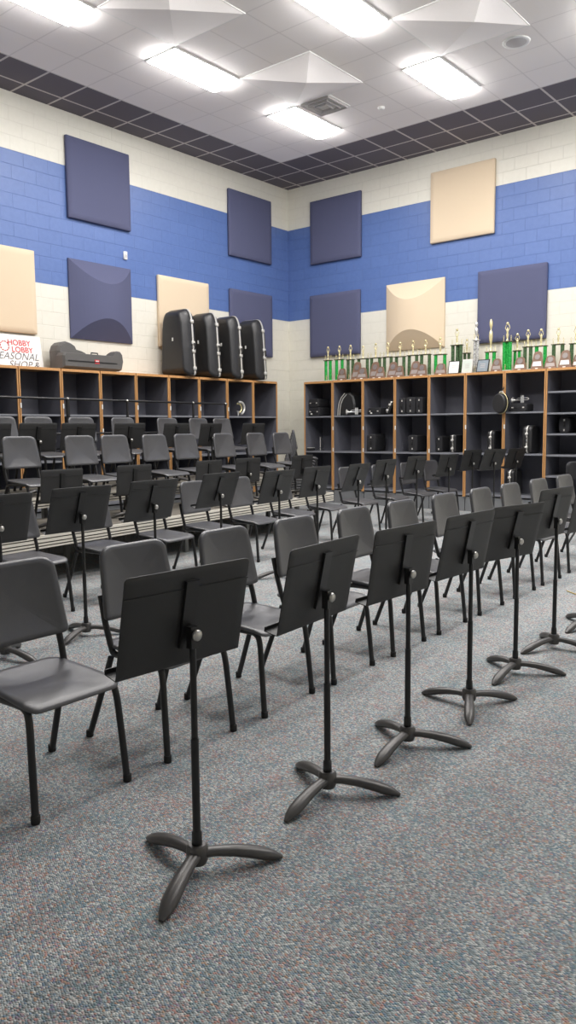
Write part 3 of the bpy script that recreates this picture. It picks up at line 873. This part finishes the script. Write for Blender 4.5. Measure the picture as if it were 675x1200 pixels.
def award(x, zt, hw, frame, face, label, lean=.2):
    h = zt - TOPZ
    root = thing('framed_award', label, 'award', (x, -.49, TOPZ), 0, 'framed awards')
    def F(u, v, w): return (u * hw, -.02 + v * h * lean + w * .008, .002 + v * h)
    MB().prism([(-1, 0), (1, 0), (1, 1), (-1, 1)], lambda u, v, w: F(u, v, w * 2 - 1)).build('frame', frame, root)
    MB().prism([(-.86, .07), (.86, .07), (.86, .93), (-.86, .93)], lambda u, v, w: F(u, v, -1.1 - w * .2)).build('certificate', face, root)
    m = MB()
    for k in range(3): m.prism([(-.4, .62 - .12 * k), (.4, .62 - .12 * k), (.4, .65 - .12 * k), (-.4, .65 - .12 * k)], lambda u, v, w: F(u, v, -1.35 - w * .1))
    m.build('print_lines', 'engrave', root)
    MB().box((0, .05, .05), (.02, .06, .1)).build('easel_leg', frame, root)
award(4.066, 2.571, .105, 'cap', 'paper', 'white certificate in a thin dark frame standing before the trophies')
award(4.314, 2.584, .095, 'trim', 'frosted', 'pale frosted award plaque beside the white certificate')
award(4.596, 2.565, .108, 'cap', 'photo', 'dark framed award with bluish face tilted beside the silver tower trophy', .3)

# ------------------------------------------------------------------ instrument cases inside the cabinets
def ED(root, w, h, d, q, trim):
    "a case standing on edge: two shells with a bright seam running round the middle"
    out = rrect(d / 2, h / 2, min(q, d / 2.05, h / 2.05), 6)
    for sgn in (-1, 1):
        MB().slab(out, lambda u, v, k: (sgn * (w / 4 + .004) + k * (w / 4 - .004), d / 2 + u, h / 2 + v), .3, .94).build('shell', 'case', root)
    o2 = rrect(d / 2 + .004, h / 2 + .002, min(q, d / 2.05, h / 2.05), 6)
    m = MB(); n = len(o2)
    vs = [(x, d / 2 + u * k, h / 2 + v * k) for x, k in ((-.011, 1), (.011, 1), (.011, .9), (-.011, .9)) for u, v in o2]
    m.add(vs, [(r * n + i, r * n + (i + 1) % n, ((r + 1) % 4) * n + (i + 1) % n, ((r + 1) % 4) * n + i) for r in range(4) for i in range(n)])
    m.build('seam_trim', trim, root)
    for z in (.22, .7): MB().bevbox((0, -.012, h * z), (.05, .02, .035), .006).build('latch', 'trim', root)
    MB().tube([(0, -.004, h * .4), (0, -.035, h * .43), (0, -.035, h * .53), (0, -.004, h * .56)], .008, 6).build('handle', 'cap', root)
def box_case(x0, x1, z0, z1, label, depth=.36, y=-.5, rz=0, round_=.03, mat='softcase', trim=None, tilt=0, tagged=False, handle=True):
    w, h = x1 - x0, z1 - z0
    root = thing('instrument_case', label, 'instrument case', ((x0 + x1) / 2, y, z0), rz, 'instrument cases in the cabinets')
    root.rotation_euler = (0, math.radians(tilt), math.radians(rz))
    d = depth
    if trim:
        ED(root, w, h, d, round_, trim); return root
    MB().slab(rrect(w / 2, h / 2, min(round_, w / 2.05, h / 2.05), 4), lambda u, v, q: (u, d / 2 + q * d / 2, h / 2 + v), .8, .95).build('body', mat, root)
    if handle:
        if h >= w: MB().tube([(0, -.004, h * .42), (0, -.03, h * .45), (0, -.03, h * .6), (0, -.004, h * .63)], .007, 6).build('handle', 'cap', root)
        else: MB().tube([(-w * .15, -.004, h * .5), (-w * .13, -.03, h * .5), (w * .13, -.03, h * .5), (w * .15, -.004, h * .5)], .007, 6).build('handle', 'cap', root)
    for q in (-1, 1):
        if h >= w: MB().box((0, -.004, h / 2 + q * h * .32), (.02, .01, .03)).build('latch', 'trim', root)
        else: MB().box((q * w * .32, -.004, h / 2), (.03, .01, .02)).build('latch', 'trim', root)
    if tagged: MB().box((-w * .2, -.006, h * .25), (.035, .006, .028)).build('name_tag', 'tag', root)
    return root
Su, Sm, Sb = 1.684, 1.004, .309
box_case(.89, 1.16, Su, Su + .17, 'lower flat black case in the end bay by the corner', tagged=True)
box_case(.90, 1.14, Su + .172, Su + .335, 'upper flat black case stacked in the end bay by the corner')
box_case(2.30, 2.57, Su, Su + .13, 'flat black case with white tag in the third bay', tagged=True)
box_case(2.66, 2.76, Su + .03, Su + .26, 'tilted black case with silver edge beside the flat case in the third bay', trim='trim', tilt=28, mat='case')
box_case(2.98, 3.10, Su, Su + .29, 'left upright black case of three in the fourth bay')
box_case(3.125, 3.305, Su, Su + .30, 'middle upright black case of three in the fourth bay')
box_case(3.325, 3.46, Su, Su + .295, 'right upright black case of three in the fourth bay')
box_case(2.285, 2.455, Sm, Sm + .32, 'upright black case on the middle shelf of the third bay')
box_case(3.17, 3.35, Sm, Sm + .30, 'upright black case on the middle shelf of the fourth bay')
box_case(3.68, 3.80, Sm, Sm + .28, 'dim black case on the middle shelf of the fifth bay', y=-.4, handle=False)
box_case(4.0, 4.12, Sm, Sm + .30, 'silver-edged case on the middle shelf of the fifth bay', trim='trim', mat='case')
box_case(4.70, 4.83, Sm, Sm + .37, 'rounded silver-edged case on the middle shelf of the sixth bay', trim='trim', round_=.06, mat='case')
box_case(5.34, 5.50, Sm, Sm + .45, 'tall rounded black case with bright metal seam in the seventh bay', trim='trim', round_=.08, mat='case', y=-.56)
box_case(5.075, 5.21, Sb, Sb + .42, 'rounded silver-edged case on the bottom shelf of the seventh bay', trim='trim', round_=.07, mat='case', y=-.56)
box_case(5.89, 6.06, 1.330, 1.330 + .25, 'dim black case between the close shelves at the right photo edge', y=-.42, round_=.05)
# curved case in the second bay
cc = thing('curved_case', 'curved black case with two bright metal seams in the second bay', 'instrument case', (1.60, -.5, Su), 0, 'instrument cases in the cabinets')
arc = [(0, 0), (.005, .12), (.03, .24), (.08, .34), (.16, .42), (.27, .43), (.36, .36), (.40, .2), (.40, 0)]
exslab([(p[0], p[1]) for p in arc], 0, .3, .03).build('shell', 'case', cc)
ch = cc.children[0]; ch.matrix_local = Matrix(((0, 1, 0, 0), (1, 0, 0, 0), (0, 0, 1, 0), (0, 0, 0, 1)))
for off in (.012, .057):
    MB().tube([(p[0] + off, -.004, p[1] * (1 - off)) for p in arc[:5]], .009, 6).build('seam_trim', 'trim', cc)
# horn bells and loose brass
def horn(x, y, z, s, label, mat='silver', rz=0):
    root = thing('brass_instrument', label, 'brass instrument', (x, y, z), rz, 'instruments in the cabinets')
    k = s
    bell = MB().lathe([(.008 * k, .0), (.009 * k, .08 * k), (.013 * k, .13 * k), (.026 * k, .17 * k), (.055 * k, .195 * k), (.057 * k, .197 * k), (.026 * k, .175 * k), (.008 * k, .14 * k)], 16)
    bell.v = [(c, b, a + .058 * k) for a, b, c in bell.v]; bell.build('bell', mat, root)
    c = MB(); pts = [(.0 - .09 * k * math.sin(t), 0, .058 * k + .02 * k - .02 * k * math.cos(t)) for t in [i * math.pi / 6 for i in range(7)]]
    c.tube([(0, 0, .058 * k), (-.10 * k, 0, .058 * k), (-.125 * k, 0, .075 * k), (-.10 * k, 0, .092 * k), (.10 * k, 0, .092 * k), (.12 * k, 0, .076 * k), (.10 * k, 0, .064 * k)], .006 * k, 8)
    c.build('tubing', mat, root)
    for q in (-1, 0, 1): MB().lathe([(.010 * k, .012 * k), (.010 * k, .115 * k), (.006 * k, .13 * k), (.008 * k, .14 * k)], 10, (q * .022 * k, .012 * k, 0)).build('valve', mat, root)
    return root
box_case(5.09, 5.38, Su, Su + .13, 'low soft case lying under the silver trumpet in the seventh bay', depth=.3)
horn(5.255, -.36, Su + .134, .95, 'silver trumpet lying on a low soft case in the seventh bay', rz=170)
horn(2.09, -.56, Su, 1.0, 'silver horn bell showing at the right of the second bay', rz=200)
rc = thing('round_case', 'round black horn case hanging on the wooden post before the seventh bay', 'instrument case', (5.02, -.70, Su - .03), -12, 'instrument cases in the cabinets')
ci = [(math.cos(a * math.pi / 14), math.sin(a * math.pi / 14)) for a in range(28)]
MB().slab(ci, lambda u, v, w: (u * .125, .02 + w * .08, .165 + v * .165), .4, .9).build('shell', 'case', rc)
MB().tube([(.128 * math.cos(a * math.pi / 14), .02, .165 + .168 * math.sin(a * math.pi / 14)) for a in range(29)], .006, 6, cap=False).build('seam_trim', 'gold', rc)
MB().tube([(0, .02, .352), (0, .07, .40), (0, .088, .43)], .008, 6).build('strap', 'cap', rc)
MB().tube([(-.04, .02, .33), (-.03, .02, .352), (.03, .02, .352), (.04, .02, .33)], .008, 6).build('handle', 'trim', rc)
# curved horn tubing in the left cabinets, slim folding stand in the end bay
ht = thing('horn_crook', 'curved brass horn tubing standing in the left-wall bay below the fourth upright case', 'brass instrument', (.49, -2.08, Su + .035))
for j, r in enumerate((.085, .11)):
    MB().tube([(.05 * j, -.02 + r * math.cos(a), .11 + r * math.sin(a)) for a in [math.radians(t) for t in range(-80, 130, 15)]], .016 + .006 * j, 8).build('tube', 'silver' if j else 'gold', ht)
MB().lathe([(.012, -.034), (.018, .02), (.03, .05), (.045, .06)], 14, (.03, -.06, .0)).build('bell', 'silver', ht)
fs_ = thing('folding_stand', 'slim wire folding stand on the middle shelf of the end bay', 'stand', (1.12, -.42, Sm))
MB().tube([(0, 0, 0), (0, 0, .27)], .008).build('post', 'trim', fs_)
MB().tube([(0, 0, .27), (.05, 0, .22), (.09, 0, .13), (.07, 0, .06)], .006).build('arm', 'tube', fs_)
for k in range(3):
    a = 2.1 * k; MB().tube([(0, 0, .06), (.09 * math.cos(a), .09 * math.sin(a), .006)], .006).build('leg', 'tube', fs_)
mp = thing('mouthpiece_tray', 'small tray with silver lid beside the folding stand in the end bay', 'tray', (.95, -.50, Sm))
MB().bevbox((0, 0, .025), (.11, .14, .05), .01).build('tray', 'softcase', mp)
MB().bevbox((0, 0, .056), (.10, .13, .010), .003).build('lid', 'trim', mp)

# ------------------------------------------------------------------ world, camera, view
w = bpy.data.worlds.new('room_world'); SC.world = w; w.use_nodes = True
w.node_tree.nodes['Background'].inputs[0].default_value = (1, .98, .96, 1)
w.node_tree.nodes['Background'].inputs[1].default_value = .0
cam = bpy.data.cameras.new('camera'); co = bpy.data.objects.new('camera', cam); COL.objects.link(co)
cam.sensor_fit = 'VERTICAL'; cam.sensor_height = 36.0; cam.lens = 924.21 / 1200 * 36.0
yaw, pitch, roll = 2.26140800, -.104538846, -.00932681709
fw = Vector((math.cos(pitch) * math.cos(yaw), math.cos(pitch) * math.sin(yaw), math.sin(pitch)))
r = Vector((math.sin(yaw), -math.cos(yaw), 0)); u = r.cross(fw)
rr = r * math.cos(roll) + u * math.sin(roll); uu = -r * math.sin(roll) + u * math.cos(roll)
co.matrix_world = Matrix(((rr.x, uu.x, -fw.x, 10.603), (rr.y, uu.y, -fw.y, -12.919), (rr.z, uu.z, -fw.z, 1.43), (0, 0, 0, 1)))
cam.clip_start = .05; cam.clip_end = 100
SC.camera = co
SC.view_settings.view_transform = 'Standard'; SC.view_settings.look = 'None'
SC.view_settings.gamma = 1.0; SC.view_settings.exposure = 0.0; SC.view_settings.use_curve_mapping = False
SC.cycles.use_denoising = True
SC.cycles.max_bounces = 12; SC.cycles.diffuse_bounces = 9
SC.cycles.sample_clamp_indirect = 6.0
